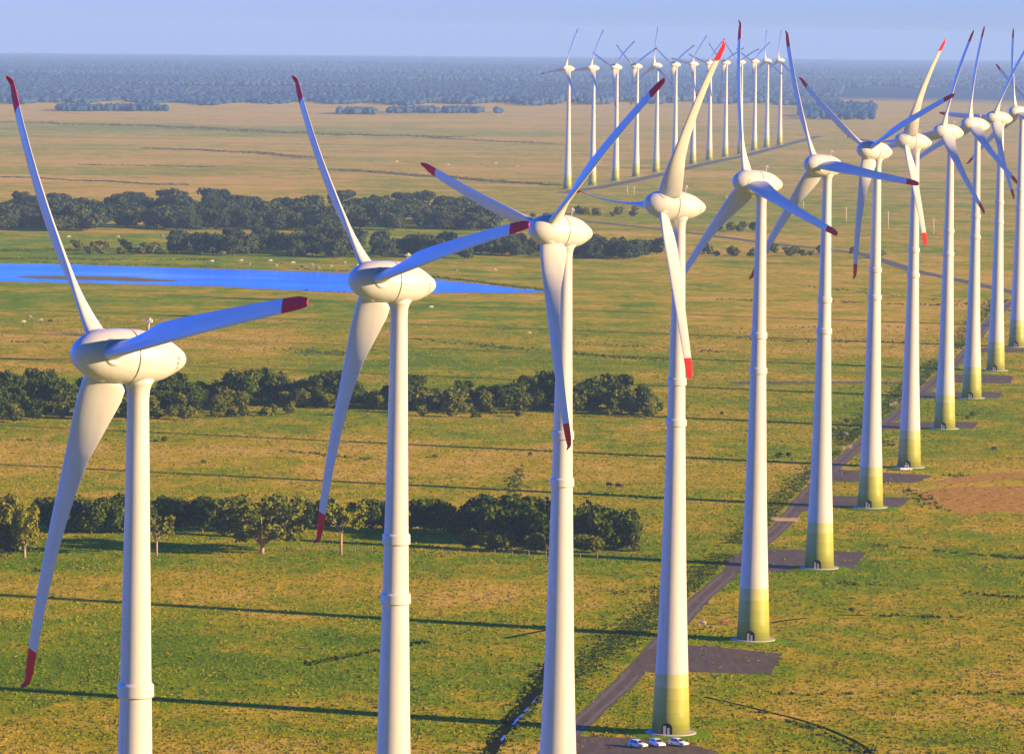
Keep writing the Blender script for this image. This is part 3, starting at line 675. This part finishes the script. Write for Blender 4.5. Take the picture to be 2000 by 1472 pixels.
# rushes: dark lines of coarse grass along old drains
def tufts(name, P, H, Wd, tone, m, blades=4, seed=1):
    rng = np.random.default_rng(seed); n = len(P); V = []; T = []
    for k in range(blades):
        a = rng.random(n) * 6.283; lean = rng.normal(size=(n, 2)) * .28; w = Wd * (.35 + .4 * rng.random(n)); off = rng.normal(size=(n, 2)) * (Wd * .35)[:, None]
        bx, by = P[:, 0] + off[:, 0], P[:, 1] + off[:, 1]; dx, dy = np.cos(a) * w, np.sin(a) * w; h = H * (.6 + .5 * rng.random(n))
        V.append(np.stack([np.stack([bx - dx, by - dy, P[:, 2]], 1), np.stack([bx + dx, by + dy, P[:, 2]], 1), np.stack([bx + lean[:, 0] * h, by + lean[:, 1] * h, P[:, 2] + h], 1)], 1).reshape(-1, 3))
        T.append(np.repeat(tone, 3))
    V = np.concatenate(V); T = np.concatenate(T)
    return obj(name, mesh_np(name, V, np.arange(len(V)).reshape(-1, 3), m, False, T))
def along(pts, width, dens, rng):
    C = ribbon_pts(pts, 10.0); out = []
    for a, b in zip(C, C[1:]):
        d = b - a; L = d.length; n = rng.poisson(L * width * dens)
        if n == 0: continue
        d2 = Vector((-d.y, d.x, 0)).normalized(); t = rng.random(n); w = rng.normal(size=n) * width * .38
        x = a.x + d.x * t + d2.x * w; y = a.y + d.y * t + d2.y * w
        out.append(np.stack([x, y, -(x * x + y * y) / (2 * RE)], 1))
    return np.concatenate(out) if out else np.zeros((0, 3))
LINES = [([(800, 662), (940, 673), (1080, 690), (1300, 703)], 10, .22), ([(560, 679), (690, 694)], 14, .2), ([(0, 668), (170, 672)], 6, .2), ([(1115, 668), (1260, 676), (1420, 690)], 8, .12),
         ([(290, 289), (480, 297), (620, 309)], 22, .12), ([(0, 238), (300, 246), (620, 262), (900, 268)], 60, .035), ([(640, 330), (850, 345), (1095, 363)], 20, .12), ([(0, 345), (360, 362)], 14, .10), ([(820, 268), (1090, 282)], 20, .05), ([(150, 322), (420, 326)], 14, .06),
         ([(1400, 585), (1700, 592), (1990, 600)], 10, .15), ([(1340, 660), (1660, 668), (1900, 672)], 7, .16), ([(560, 565), (800, 575)], 5, .1), ([(1430, 640), (1800, 640)], 14, .05),
         ([(1640, 1139), (1780, 1150), (2000, 1166)], 2.6, .9), ([(1700, 1065), (1850, 1075), (2010, 1090)], 3.2, .6), ([(1660, 1202), (1800, 1206), (2010, 1212)], 3, .6), ([(1500, 1352), (1800, 1358), (2010, 1356)], 2.2, .6),
         ([(1380, 1362), (1500, 1391), (1620, 1425), (1720, 1486)], 2.2, 1.6), ([(600, 1298), (700, 1276), (830, 1252)], 2.0, 1.0), ([(924, 1500), (964, 1432), (1028, 1356), (1054, 1300)], 1.0, .8), ([(958, 1500), (1002, 1430), (1066, 1356)], .9, .6),
         ([(100, 1120), (60, 1112)], 2, .5), ([(1135, 962), (1300, 975)], 2, .3), ([(1000, 975), (1010, 930), (1020, 885)], 3, .4), ([(1560, 1410), (1600, 1420)], 4, .6), ([(1860, 930), (2010, 916)], 6, .5), ([(1780, 955), (1830, 1000)], 5, .35),
         ([(0, 488), (150, 490), (330, 494)], 26, .25), ([(0, 505), (330, 508), (420, 506)], 12, .3), ([(690, 531), (900, 545), (1064, 568)], 5, .5), ([(0, 512), (300, 518), (680, 529)], 4, .3),
         
         ([(1700, 870), (1640, 838)], 12, .4), ([(560, 880), (680, 902), (730, 898)], 4, .4), ([(0, 858), (320, 862)], 3, .3), ([(1560, 560), (1800, 580), (1990, 610)], 9, .08)]
def rush_bed(name, lines, hs, ws, m, label, seed, clumps=True, blades=4):
    rng = np.random.default_rng(seed)
    P = np.concatenate([along(p, w, d, rng) for p, w, d in lines])
    if clumps:
        gap = np.sin(P[:, 0] * .13 + 3 * np.sin(P[:, 1] * .021)) + np.sin(P[:, 0] * .047 + P[:, 1] * .03) + .6 * rng.normal(size=len(P)); P = P[gap > -.5]
    P[:, 1] += 2.2 * np.sin(P[:, 0] * .09) * (P[:, 1] / 1200)
    RP = np.array([[p.x, p.y] for p in ribbon_pts(ROAD, 4.0)])
    P = P[np.array([np.hypot(RP[:, 0] - a, RP[:, 1] - b).min() for a, b in P[:, :2]]) > 3.3]; n = len(P)
    o = tufts(name, P, hs * (.5 + .5 * rng.random(n)), ws * (.6 + .6 * rng.random(n)), rng.random(n), m, blades, seed)
    tag(o, label, 'rushes', kind='stuff')
def rushes():
    far = [l for l in LINES if l[0][0][1] < 400]; mid = [l for l in LINES if l[0][0][1] >= 400]
    rush_bed('rushes', mid, .75, .8, M_RUSH, 'dark green rushes growing in lines along drains and ditches', 3)
    rush_bed('far_rushes', far, .8, 3.2, M_RUSH_FAR, 'faint dark lines of rushes in the distant straw fields', 4, False, 5)
    rush_bed('verge', VERGE, .40, .55, M_VERGE, 'dark green grassy verge along the left of the gravel road', 5, False, 4)
M_RUSH_FAR = foliage('far_rush_leaves', (0.09, 0.085, 0.040), (0.16, 0.14, 0.06)); M_VERGE = foliage('verge_grass', (0.035, 0.070, 0.002), (0.09, 0.13, 0.004))
VERGE = [([(1085, 1345), (1210, 1255), (1330, 1150), (1420, 1080)], 7, 1.5), ([(1440, 1060), (1520, 985), (1590, 925), (1640, 880)], 7, 1.2), ([(1640, 870), (1730, 790), (1800, 740), (1850, 700)], 9, 1.0), ([(1870, 680), (1915, 620), (1960, 585)], 10, .6),
         ([(1180, 1250), (1290, 1215)], 9, .9), ([(1200, 1160), (1300, 1150)], 6, .6)]
rushes()
def grass():
    rng = np.random.default_rng(4); n = 170000
    y = 790 + 1250 * rng.random(n) ** 1.25; x = (rng.random(n) * 2 - 1) * (y * .135)
    P = np.stack([x, y, -(x * x + y * y) / (2 * RE)], 1); px, py = project(P)
    keep = np.ones(n, bool)
    RP = np.array([[p.x, p.y] for p in ribbon_pts(ROAD, 5.0)])
    for i in range(0, n, 20000):
        d = np.hypot(x[i:i + 20000, None] - RP[None, :, 0], y[i:i + 20000, None] - RP[None, :, 1]).min(1); keep[i:i + 20000] &= d > 3.1
    for pts_, w_ in DITCHES:
        for q in ribbon_pts(pts_, 2.0): keep &= (np.abs(x - q.x) > w_ * .6) | (np.abs(y - q.y) > 3.0)
    for poly in PADS:
        q = np.array(poly, float); ins = np.zeros(n, bool)
        for (x0, y0), (x1, y1) in zip(q, np.roll(q, -1, 0)):
            c = (y0 > py) != (y1 > py); ins ^= c & (px < (x1 - x0) * (py - y0) / (y1 - y0 + 1e-9) + x0)
        keep &= ~(ins & (rng.random(n) < .93))
    keep &= ~((px > 1800) & (py > 918) & (py < 1004) & (rng.random(n) < .5))
    for t in NEAR: keep &= np.hypot(x - t[0], y - t[1]) > 5.2
    P = P[keep]; n = len(P)
    g = np.array(DRY); cx = np.clip(px[keep], 0, 2000) / 400.0; ci = np.minimum(cx.astype(int), 4); cf = cx - ci
    ri = np.searchsorted(DRY_Y, np.clip(py[keep], DRY_Y[0] + 1, DRY_Y[-1] - 1)) - 1
    dr = g[ri, ci] * (1 - cf) + g[ri, ci + 1] * cf
    clump = np.sin(P[:, 0] * .31 + 2 * np.sin(P[:, 1] * .05)) * np.sin(P[:, 1] * .083 + 1.7 * np.sin(P[:, 0] * .11))
    tone = np.clip(dr + .25 * clump + .22 * rng.normal(size=n) - .08, 0, 1)
    o = tufts('grass', P, .14 + .30 * rng.random(n) ** 2, .26 + .34 * rng.random(n), tone, M_TUFT, 3, 6)
    tag(o, 'short green and straw coloured tussocks over the pasture', 'grass', kind='stuff')
grass()

# distant forest: one mass out to the horizon
def canopy(name, P, Wd, H, label, seed):
    rng = np.random.default_rng(seed); n = len(P); m = len(JV)
    jit = 1 + .13 * rng.normal(size=(n, m)); V = JV[None] * jit[..., None] * np.stack([Wd, Wd, H * .55], 1)[:, None]; V = V + P[:, None]; V[..., 2] += (H * .5)[:, None]
    V = V.reshape(-1, 3); Fs = (JF[None] + (np.arange(n) * m)[:, None, None]).reshape(-1, 3)
    return tag(obj(name, mesh_np(name, V, Fs, M_FOREST_HAZE, True, np.repeat(np.clip(.5 + .3 * np.sin(P[:, 0] * .006 + 2 * np.sin(P[:, 1] * .0011)) + .3 * np.sin(P[:, 1] * .0023 + P[:, 0] * .0017), 0, 1), m))), label, 'forest', kind='stuff')
def forest():
    rng = np.random.default_rng(12); P = []; y = 7300.0
    while y < 19000:
        half = y * .16; n = int(2 * half / (6.5 + (y - 7300) * .0008)); x = np.sort(rng.random(n) * 2 - 1) * half; yy = y + rng.normal(size=n) * 35
        P.append(np.stack([x, yy], 1)); y += 50 + (y - 7300) * .011
    P = np.concatenate(P); P = np.column_stack([P, -(P[:, 0] ** 2 + P[:, 1] ** 2) / (2 * RE) + fall(P[:, 0], P[:, 1])]); px, py = project(P)
    edge = np.interp(px, [-300, 0, 60, 110, 115, 400, 700, 1000, 1090, 1100, 1300, 1540, 1545, 1640, 1645, 1800, 2000, 2300], [203, 201, 202, 203, 201, 203, 203, 205, 207, 201, 203, 203, 205, 205, 172, 172, 176, 178])
    edge += 2.5 * np.sin(px * .05) + 1.5 * np.sin(px * .017 + 1)
    stand = np.sin(P[:, 0] * .0043 + 1.7 * np.sin(P[:, 1] * .0009)) + np.sin(P[:, 1] * .0031 + P[:, 0] * .0013)
    keep = (py < edge) & ((stand > -1.25) | (P[:, 1] < 8600)); P = P[keep]; stand = stand[keep]; n = len(P)
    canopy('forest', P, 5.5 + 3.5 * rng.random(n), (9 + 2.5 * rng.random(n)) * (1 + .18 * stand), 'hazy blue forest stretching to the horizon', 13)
forest()
def grove(x0, x1, y, n, label, seed, yspan=2.0, h=9):
    rng = np.random.default_rng(seed); pts = [at(rng.uniform(x0, x1), y + rng.uniform(-yspan, yspan)) for _ in range(n)]
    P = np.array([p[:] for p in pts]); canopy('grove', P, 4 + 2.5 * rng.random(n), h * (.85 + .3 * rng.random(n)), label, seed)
grove(112, 325, 216, 170, 'straight hazy strip of planted trees in the far left field', 14)
grove(660, 734, 222, 60, 'short hazy strip of planted trees left of the longer one', 15)
grove(760, 776, 220, 8, 'tiny hazy clump between two planted strips', 16)
grove(780, 948, 220, 140, 'long hazy strip of planted trees in the middle far field', 17)
grove(966, 978, 221, 6, 'tiny hazy clump right of the long planted strip', 18)
grove(1560, 1708, 222, 260, 'hazy blue grove behind the right hand turbines', 19, 13, 12)

# ------------------------------------------------------------------ cattle
def cow_mesh(name, m):
    ring = lambda x, z, ry, rz, n=10: [(x, ry * math.cos(2 * math.pi * i / n), z + rz * math.sin(2 * math.pi * i / n)) for i in range(n)]
    b = MB(); rings = [ring(-1.0, 1.05, .08, .12), ring(-.95, 1.05, .26, .30), ring(-.6, 1.0, .34, .38), ring(0, .95, .38, .42), ring(.45, 1.0, .33, .42), ring(.75, 1.05, .22, .30), ring(1.0, .95, .15, .2), ring(1.2, .72, .12, .15), ring(1.32, .62, .13, .14), ring(1.5, .45, .09, .09), ring(1.55, .42, .03, .03)]
    n = 10; vs = sum(rings, []); fs = [(k * n + i, k * n + (i + 1) % n, (k + 1) * n + (i + 1) % n, (k + 1) * n + i) for k in range(len(rings) - 1) for i in range(n)] + [tuple(range(n)), tuple((len(rings) - 1) * n + i for i in range(n))]
    b.add(vs, fs, True)
    for x, y in ((-.75, .17), (-.75, -.17), (.5, .16), (.5, -.16)):
        kx = x - .08 if x < 0 else x + .02
        b.tube((x, y, .85), (kx, y, .42), .13, .065, 8); b.tube((kx, y, .45), (x, y, 0), .065, .05, 8)
    b.tube((-1.0, 0, 1.15), (-1.1, 0, .5), .03, .04, 6)
    for s in (-1, 1): b.tube((1.18, s * .1, .82), (1.16, s * .28, .82), .05, .02, 6)
    return b.mesh(name, m)
COWM = {'pale': cow_mesh('cow', mat('pale_hide', (0.58, 0.47, 0.36), .9, .1)), 'brown': cow_mesh('cow', mat('brown_hide', (0.24, 0.11, 0.05), .9, .1)), 'dark': cow_mesh('cow', mat('black_hide', (0.018, 0.016, 0.015), .9, .1))}
def cow(px, py, c, label, group=None, sc=1.15):
    o = obj('cow', COWM[c]); o.location = at(px, py); o.rotation_euler = (0, 0, trng.choice([0, 3.14]) + trng.uniform(-.6, .6)); o.scale = (sc * .82,) * 3; tag(o, label, 'cow', group)
for q in [(414, 513), (439, 497), (471, 512), (528, 512), (538, 522), (572, 516), (608, 520), (621, 526), (672, 516), (645, 523), (485, 519), (700, 521)]: cow(*q, 'pale', 'pale cow grazing on the far bank of the lagoon', 'cattle on the far bank of the lagoon', 1.35)
for q in [(480, 516), (552, 518), (590, 524)]: cow(*q, 'brown', 'brown cow among the pale ones on the far lagoon bank', 'brown cattle on the lagoon bank', 1.3)
for q in [(134, 465), (230, 465), (316, 463)]: cow(*q, 'pale', 'pale cow in the straw strip before the far wood', 'cattle before the far wood', 1.35)
for q in [(966, 530), (889, 531)]: cow(*q, 'pale', 'pale cow in the pasture above the lagoon\'s right tip', 'cattle above the lagoon tip', 1.3)
for q in [(57, 622), (78, 628), (46, 632)]: cow(*q, 'pale', 'pale cow grazing in a group of three left of the nearest upright blade', 'three cattle in the left pasture', 1.25)
cow(98, 630, 'dark', 'black cow right of the three pale ones in the left pasture')
cow(842, 603, 'pale', 'single pale cow right of the lagoon turbine\'s tower', None, 1.3)
cow(1034, 653, 'pale', 'single pale cow left of the third tower', None, 1.0)
for q in [(775, 318), (875, 324), (940, 322), (968, 321), (1010, 327)]: cow(*q, 'pale', 'tiny pale cow in the distant straw field', 'cattle in the distant straw field', 1.6)
cow(1372, 1221, 'pale', 'pale cow lying low beside the road near the fifth tower', None, .9)
cow(1415, 1220, 'brown', 'brown cow just left of the fifth tower base')
cow(1650, 851, 'pale', 'single pale cow in the hollow left of the seventh tower', None, 1.1)
cow(1190, 951, 'dark', 'black cow in the pasture right of the third tower')
cow(1208, 953, 'dark', 'black cow standing nearest the fourth tower in the middle pasture')
cow(1941, 880, 'dark', 'black cow at the edge of the straw field on the right')
cow(1285, 405, 'pale', 'tiny pale cow in the far pasture left of the fourth hub', None, 1.5)

# ------------------------------------------------------------------ vehicles
M_CAR = mat('white_car_paint', (0.80, 0.80, 0.80), .25, .5); M_GLASS = mat('car_glass', (0.02, 0.025, 0.03), .06, .6); M_TYRE = mat('tyre_rubber', (0.02, 0.02, 0.02), .9, .2)
M_RIM = mat('wheel_rim', (0.5, 0.5, 0.5), .4, .5); M_HL = mat('headlight', (0.8, 0.8, 0.78), .15, .6); M_TL = mat('taillight', (0.35, 0.01, 0.01), .2, .5); M_BUMP = mat('bumper', (0.05, 0.05, 0.05), .6, .3)
def extrude(prof, w, taper, b):
    """side profile (x, z, inset) pulled to width w"""
    n = len(prof); vs = []
    for s, k in ((-1, .92), (-1, 1), (1, 1), (1, .92)):
        for x, z, ins in prof:
            cx, cz = 0, .8
            vs.append((cx + (x - cx) * (1 if k == 1 else .985), s * (w / 2 - ins - (.0 if k == .92 else .06)) if k == .92 else s * (w / 2 - ins - .05), z))
    for r in range(3):
        for i in range(n):
            j = (i + 1) % n; b.append((r * n + i, r * n + j, (r + 1) * n + j, (r + 1) * n + i))
    b.append(tuple(range(n))[::-1]); b.append(tuple(3 * n + i for i in range(n))); return vs
def car_parts(pickup=False):
    L = 2.1
    low = [(-L, .32, 0), (-L - .05, .55, 0), (-L, .80, .02), (-1.9, .93, .04), (1.0, .95, .04), (1.75, .86, .06), (L, .72, .10), (L + .06, .5, .05), (L, .3, .03)]
    fs = []; vs = extrude(low, 1.72, 0, fs); body = MB(); body.add(vs, fs)
    cab = [(-1.95, .92, .08), (-1.75, 1.30, .20), (-1.45, 1.47, .26), (-.3, 1.50, .26), (.25, 1.42, .24), (1.0, .94, .08)] if not pickup else [(-.5, .92, .08), (-.42, 1.5, .2), (-.2, 1.62, .24), (.5, 1.6, .24), (.75, 1.5, .22), (1.25, .95, .08)]
    fs = []; vs = extrude(cab, 1.70, 0, fs); body.add(vs, fs)
    gl = MB(); a = cab
    def quad(p): gl.add(p, [(0, 1, 2, 3)])
    for s in (-1, 1):                                                     # side glass
        if not pickup:
            for (x0, x1, t0, t1) in ((-1.55, -.62, -1.38, -.58), (-.52, .62, -.50, .10)): quad([(x0, s * .80, .98), (x1, s * .80, .98), (t1, s * .672, 1.38), (t0, s * .672, 1.38)])
        else: quad([(-.35, s * .79, 1.0), (.95, s * .79, 1.0), (.58, s * .67, 1.5), (-.28, s * .67, 1.5)])
    fx = (1.0, .25) if not pickup else (1.25, .75); zt = 1.42 if not pickup else 1.5; rx = (-1.95, -1.62) if not pickup else (-.5, -.43)
    quad([(fx[0] - .03, -.7, 1.0), (fx[0] - .03, .7, 1.0), (fx[1] + .06, .56, zt - .02), (fx[1] + .06, -.56, zt - .02)])
    quad([(rx[0] - .0, -.7, 1.0), (rx[0] - .0, .7, 1.0), (rx[1] - .1, .56, 1.38), (rx[1] - .1, -.56, 1.38)])
    return body.mesh('body', M_CAR), gl.mesh('windows', M_GLASS)
def wheel_meshes():
    t = MB(); t.lathe([(-.10, .20), (-.11, .29), (-.07, .325), (.07, .325), (.11, .29), (.10, .20)], 24, 'Y'); r = MB(); r.lathe([(-.115, .01), (-.12, .2), (.12, .2), (.115, .01)], 18, 'Y')
    return t.mesh('tyre', M_TYRE), r.mesh('rim', M_RIM)
ME_TY, ME_RM = wheel_meshes(); CARS = {k: car_parts(k) for k in (False, True)}
_h = MB(); _h.box((0, 0, 0), (.12, .34, .14)); ME_HL = _h.mesh('headlight', M_HL); _t = MB(); _t.box((0, 0, 0), (.1, .2, .26)); ME_TL = _t.mesh('taillight', M_TL)
_b = MB(); _b.box((0, 0, .38), (.12, 1.5, .15)); ME_BP = _b.mesh('bumper', M_BUMP)
def car(px, py, rz, label, pickup=False):
    root = bpy.data.objects.new('car', None); COL.objects.link(root); p = at(px, py); root.location = (p.x, p.y, p.z + .03); root.rotation_euler = (0, 0, R(rz)); root.scale = (.86, .9, .95); tag(root, label, 'car')
    bd, gl = CARS[pickup]; b = obj('body', bd, root); obj('windows', gl, root); [setattr(obj('bumper', ME_BP, root), 'location', (x, 0, 0)) for x in (2.13, -2.13)]
    for s in (-1, 1):
        h = obj('headlight', ME_HL, root); h.location = (2.03, s * .55, .66); t = obj('taillight', ME_TL, root); t.location = (-2.08, s * .66, .72)
        for x in (1.32, -1.28):
            w = obj('wheel', ME_TY, root); w.location = (x, s * .76, .325); obj('rim', ME_RM, w)
    return root
car(1246, 1459, -42, 'white car half in tower shadow, leftmost of three parked by the base')
car(1284, 1457, -62, 'white car in the middle of the three parked by the tower base')
car(1325, 1456, -40, 'white car in full sun, rightmost of three parked by the base')
car(1769, 919, 8, 'single white pickup parked at a green tower base on the right', True)

# ------------------------------------------------------------------ poles, fence, culverts
M_POLE = mat('pole_concrete', (0.55, 0.47, 0.40), .9, .1); M_WIRE = mat('fence_wire', (.25, .23, .2), .6, .3); M_POST = mat('weathered_post', (.27, .22, .15), .9, .1)
def pole_meshes(h):
    a = MB(); a.tube((0, 0, -.3), (0, 0, h), .34, .24, 10); b = MB(); b.box((0, 0, h - .7), (2.2, .18, .2)); b.box((0, 0, h - 1.9), (1.6, .16, .18)); return a.mesh('pole', M_POLE), b.mesh('crossarm', M_POLE)
PM = pole_meshes(11.0)
def pole(px, py, sc, label, group=None):
    r = bpy.data.objects.new('utility_pole', None); COL.objects.link(r); r.location = at(px, py); r.scale = (1.2, 1.2, sc); tag(r, label, 'pole', group); obj('pole', PM[0], r); obj('crossarm', PM[1], r)
for q, sc, l in [((1225, 382), .72, 'left one of two pale poles standing close together left of the fourth hub'), ((1238, 383), .74, 'right one of two pale poles standing close together left of the fourth hub'), ((1419, 398), .6, 'pale pole in the far pasture just left of the fifth hub'),
                 ((1569, 410), .6, 'pale pole in the far pasture between the fifth and sixth towers'), ((1652, 435), 1.0, 'pale pole in the far pasture just right of the sixth tower'), ((1734, 448), 1.1, 'pale pole in the far pasture between the seventh and eighth towers'), ((1823, 458), 1.0, 'pale pole in the far pasture left of the ninth tower')]:
    pole(*q, sc, l)
def fence():
    r = bpy.data.objects.new('wire_fence', None); COL.objects.link(r); C = ribbon_pts([(560, 1076), (760, 1078), (900, 1082), (1100, 1088), (1300, 1094)], 4.0); o = C[0]; r.location = o; tag(r, 'old wire fence with pale posts in front of the near tree belt', 'fence')
    pm = MB(); pm.tube((0, 0, -.3), (0, 0, 1.45), .12, .10, 7); me = pm.mesh('fence_post', M_POST); w = MB()
    for i, p in enumerate(C):
        if i < 99: q = obj('fence_post', me, r); q.location = p - o; q.rotation_euler = (trng.uniform(-.08, .08), trng.uniform(-.08, .08), 0); q.scale = (1, 1, trng.uniform(.75, 1.1))
        if i:
            for z in (.45, .85, 1.2): w.tube(C[i - 1] - o + Vector((0, 0, z)), p - o + Vector((0, 0, z)), .012, .012, 4)
    obj('wire', w.mesh('wire', M_WIRE), r)
fence()
def culvert(px, py, w, h, label, rz=0):
    b = MB(); b.box((0, 0, h / 2 - .3), (w, .4, h + .6)); b.box((-w / 2, .35, h * .4 - .3), (.4, 1.1, h * .8 + .6)); b.box((w / 2, .35, h * .4 - .3), (.4, 1.1, h * .8 + .6)); b.box((0, -.02, h + .06), (w + .5, .6, .14))
    o = obj('culvert_wall', b.mesh('culvert_wall', M_CULV)); o.location = at(px, py); o.rotation_euler = (0, 0, R(rz)); tag(o, label, 'culvert wall')
M_CULV = mat('culvert_concrete', (.50, .38, .28), .9, .1)
culvert(1534, 1017, 7.4, .75, 'long low concrete culvert wall across the gravel road behind the fifth tower')
culvert(1648, 878, 1.0, .9, 'left one of two small pale concrete culvert ends beside the road left of the seventh tower')
culvert(1660, 875, 1.0, .9, 'right one of two small pale concrete culvert ends beside the road left of the seventh tower')
culvert(1741, 793, 1.0, .9, 'left one of two small pale concrete culvert ends beside the road right of the seventh tower')
culvert(1749, 790, 1.0, .9, 'right one of two small pale concrete culvert ends beside the road right of the seventh tower')

# ------------------------------------------------------------------ haze: the air of the whole place
def haze():
    m = bpy.data.materials.new('haze'); m.use_nodes = True; nt = m.node_tree; nt.nodes.remove(nt.nodes['Principled BSDF'])
    m.cycles.homogeneous_volume = True
    v = nt.nodes.new('ShaderNodeVolumePrincipled'); v.inputs['Density Attribute'].default_value = ''; v.inputs['Color'].default_value = (0.44, 0.72, 1.0, 1); v.inputs['Density'].default_value = 0.000050; v.inputs['Anisotropy'].default_value = 0.0
    nt.links.new(v.outputs[0], nt.nodes['Material Output'].inputs['Volume'])
    b = MB(); z0, z1 = -262.0, 142.0; b.box((0, 22300, (z0 + z1) / 2), (39000, 49700, z1 - z0))
    tag(obj('haze', b.mesh('haze', m)), 'pale blue haze over the plain', 'haze', kind='stuff')
haze()
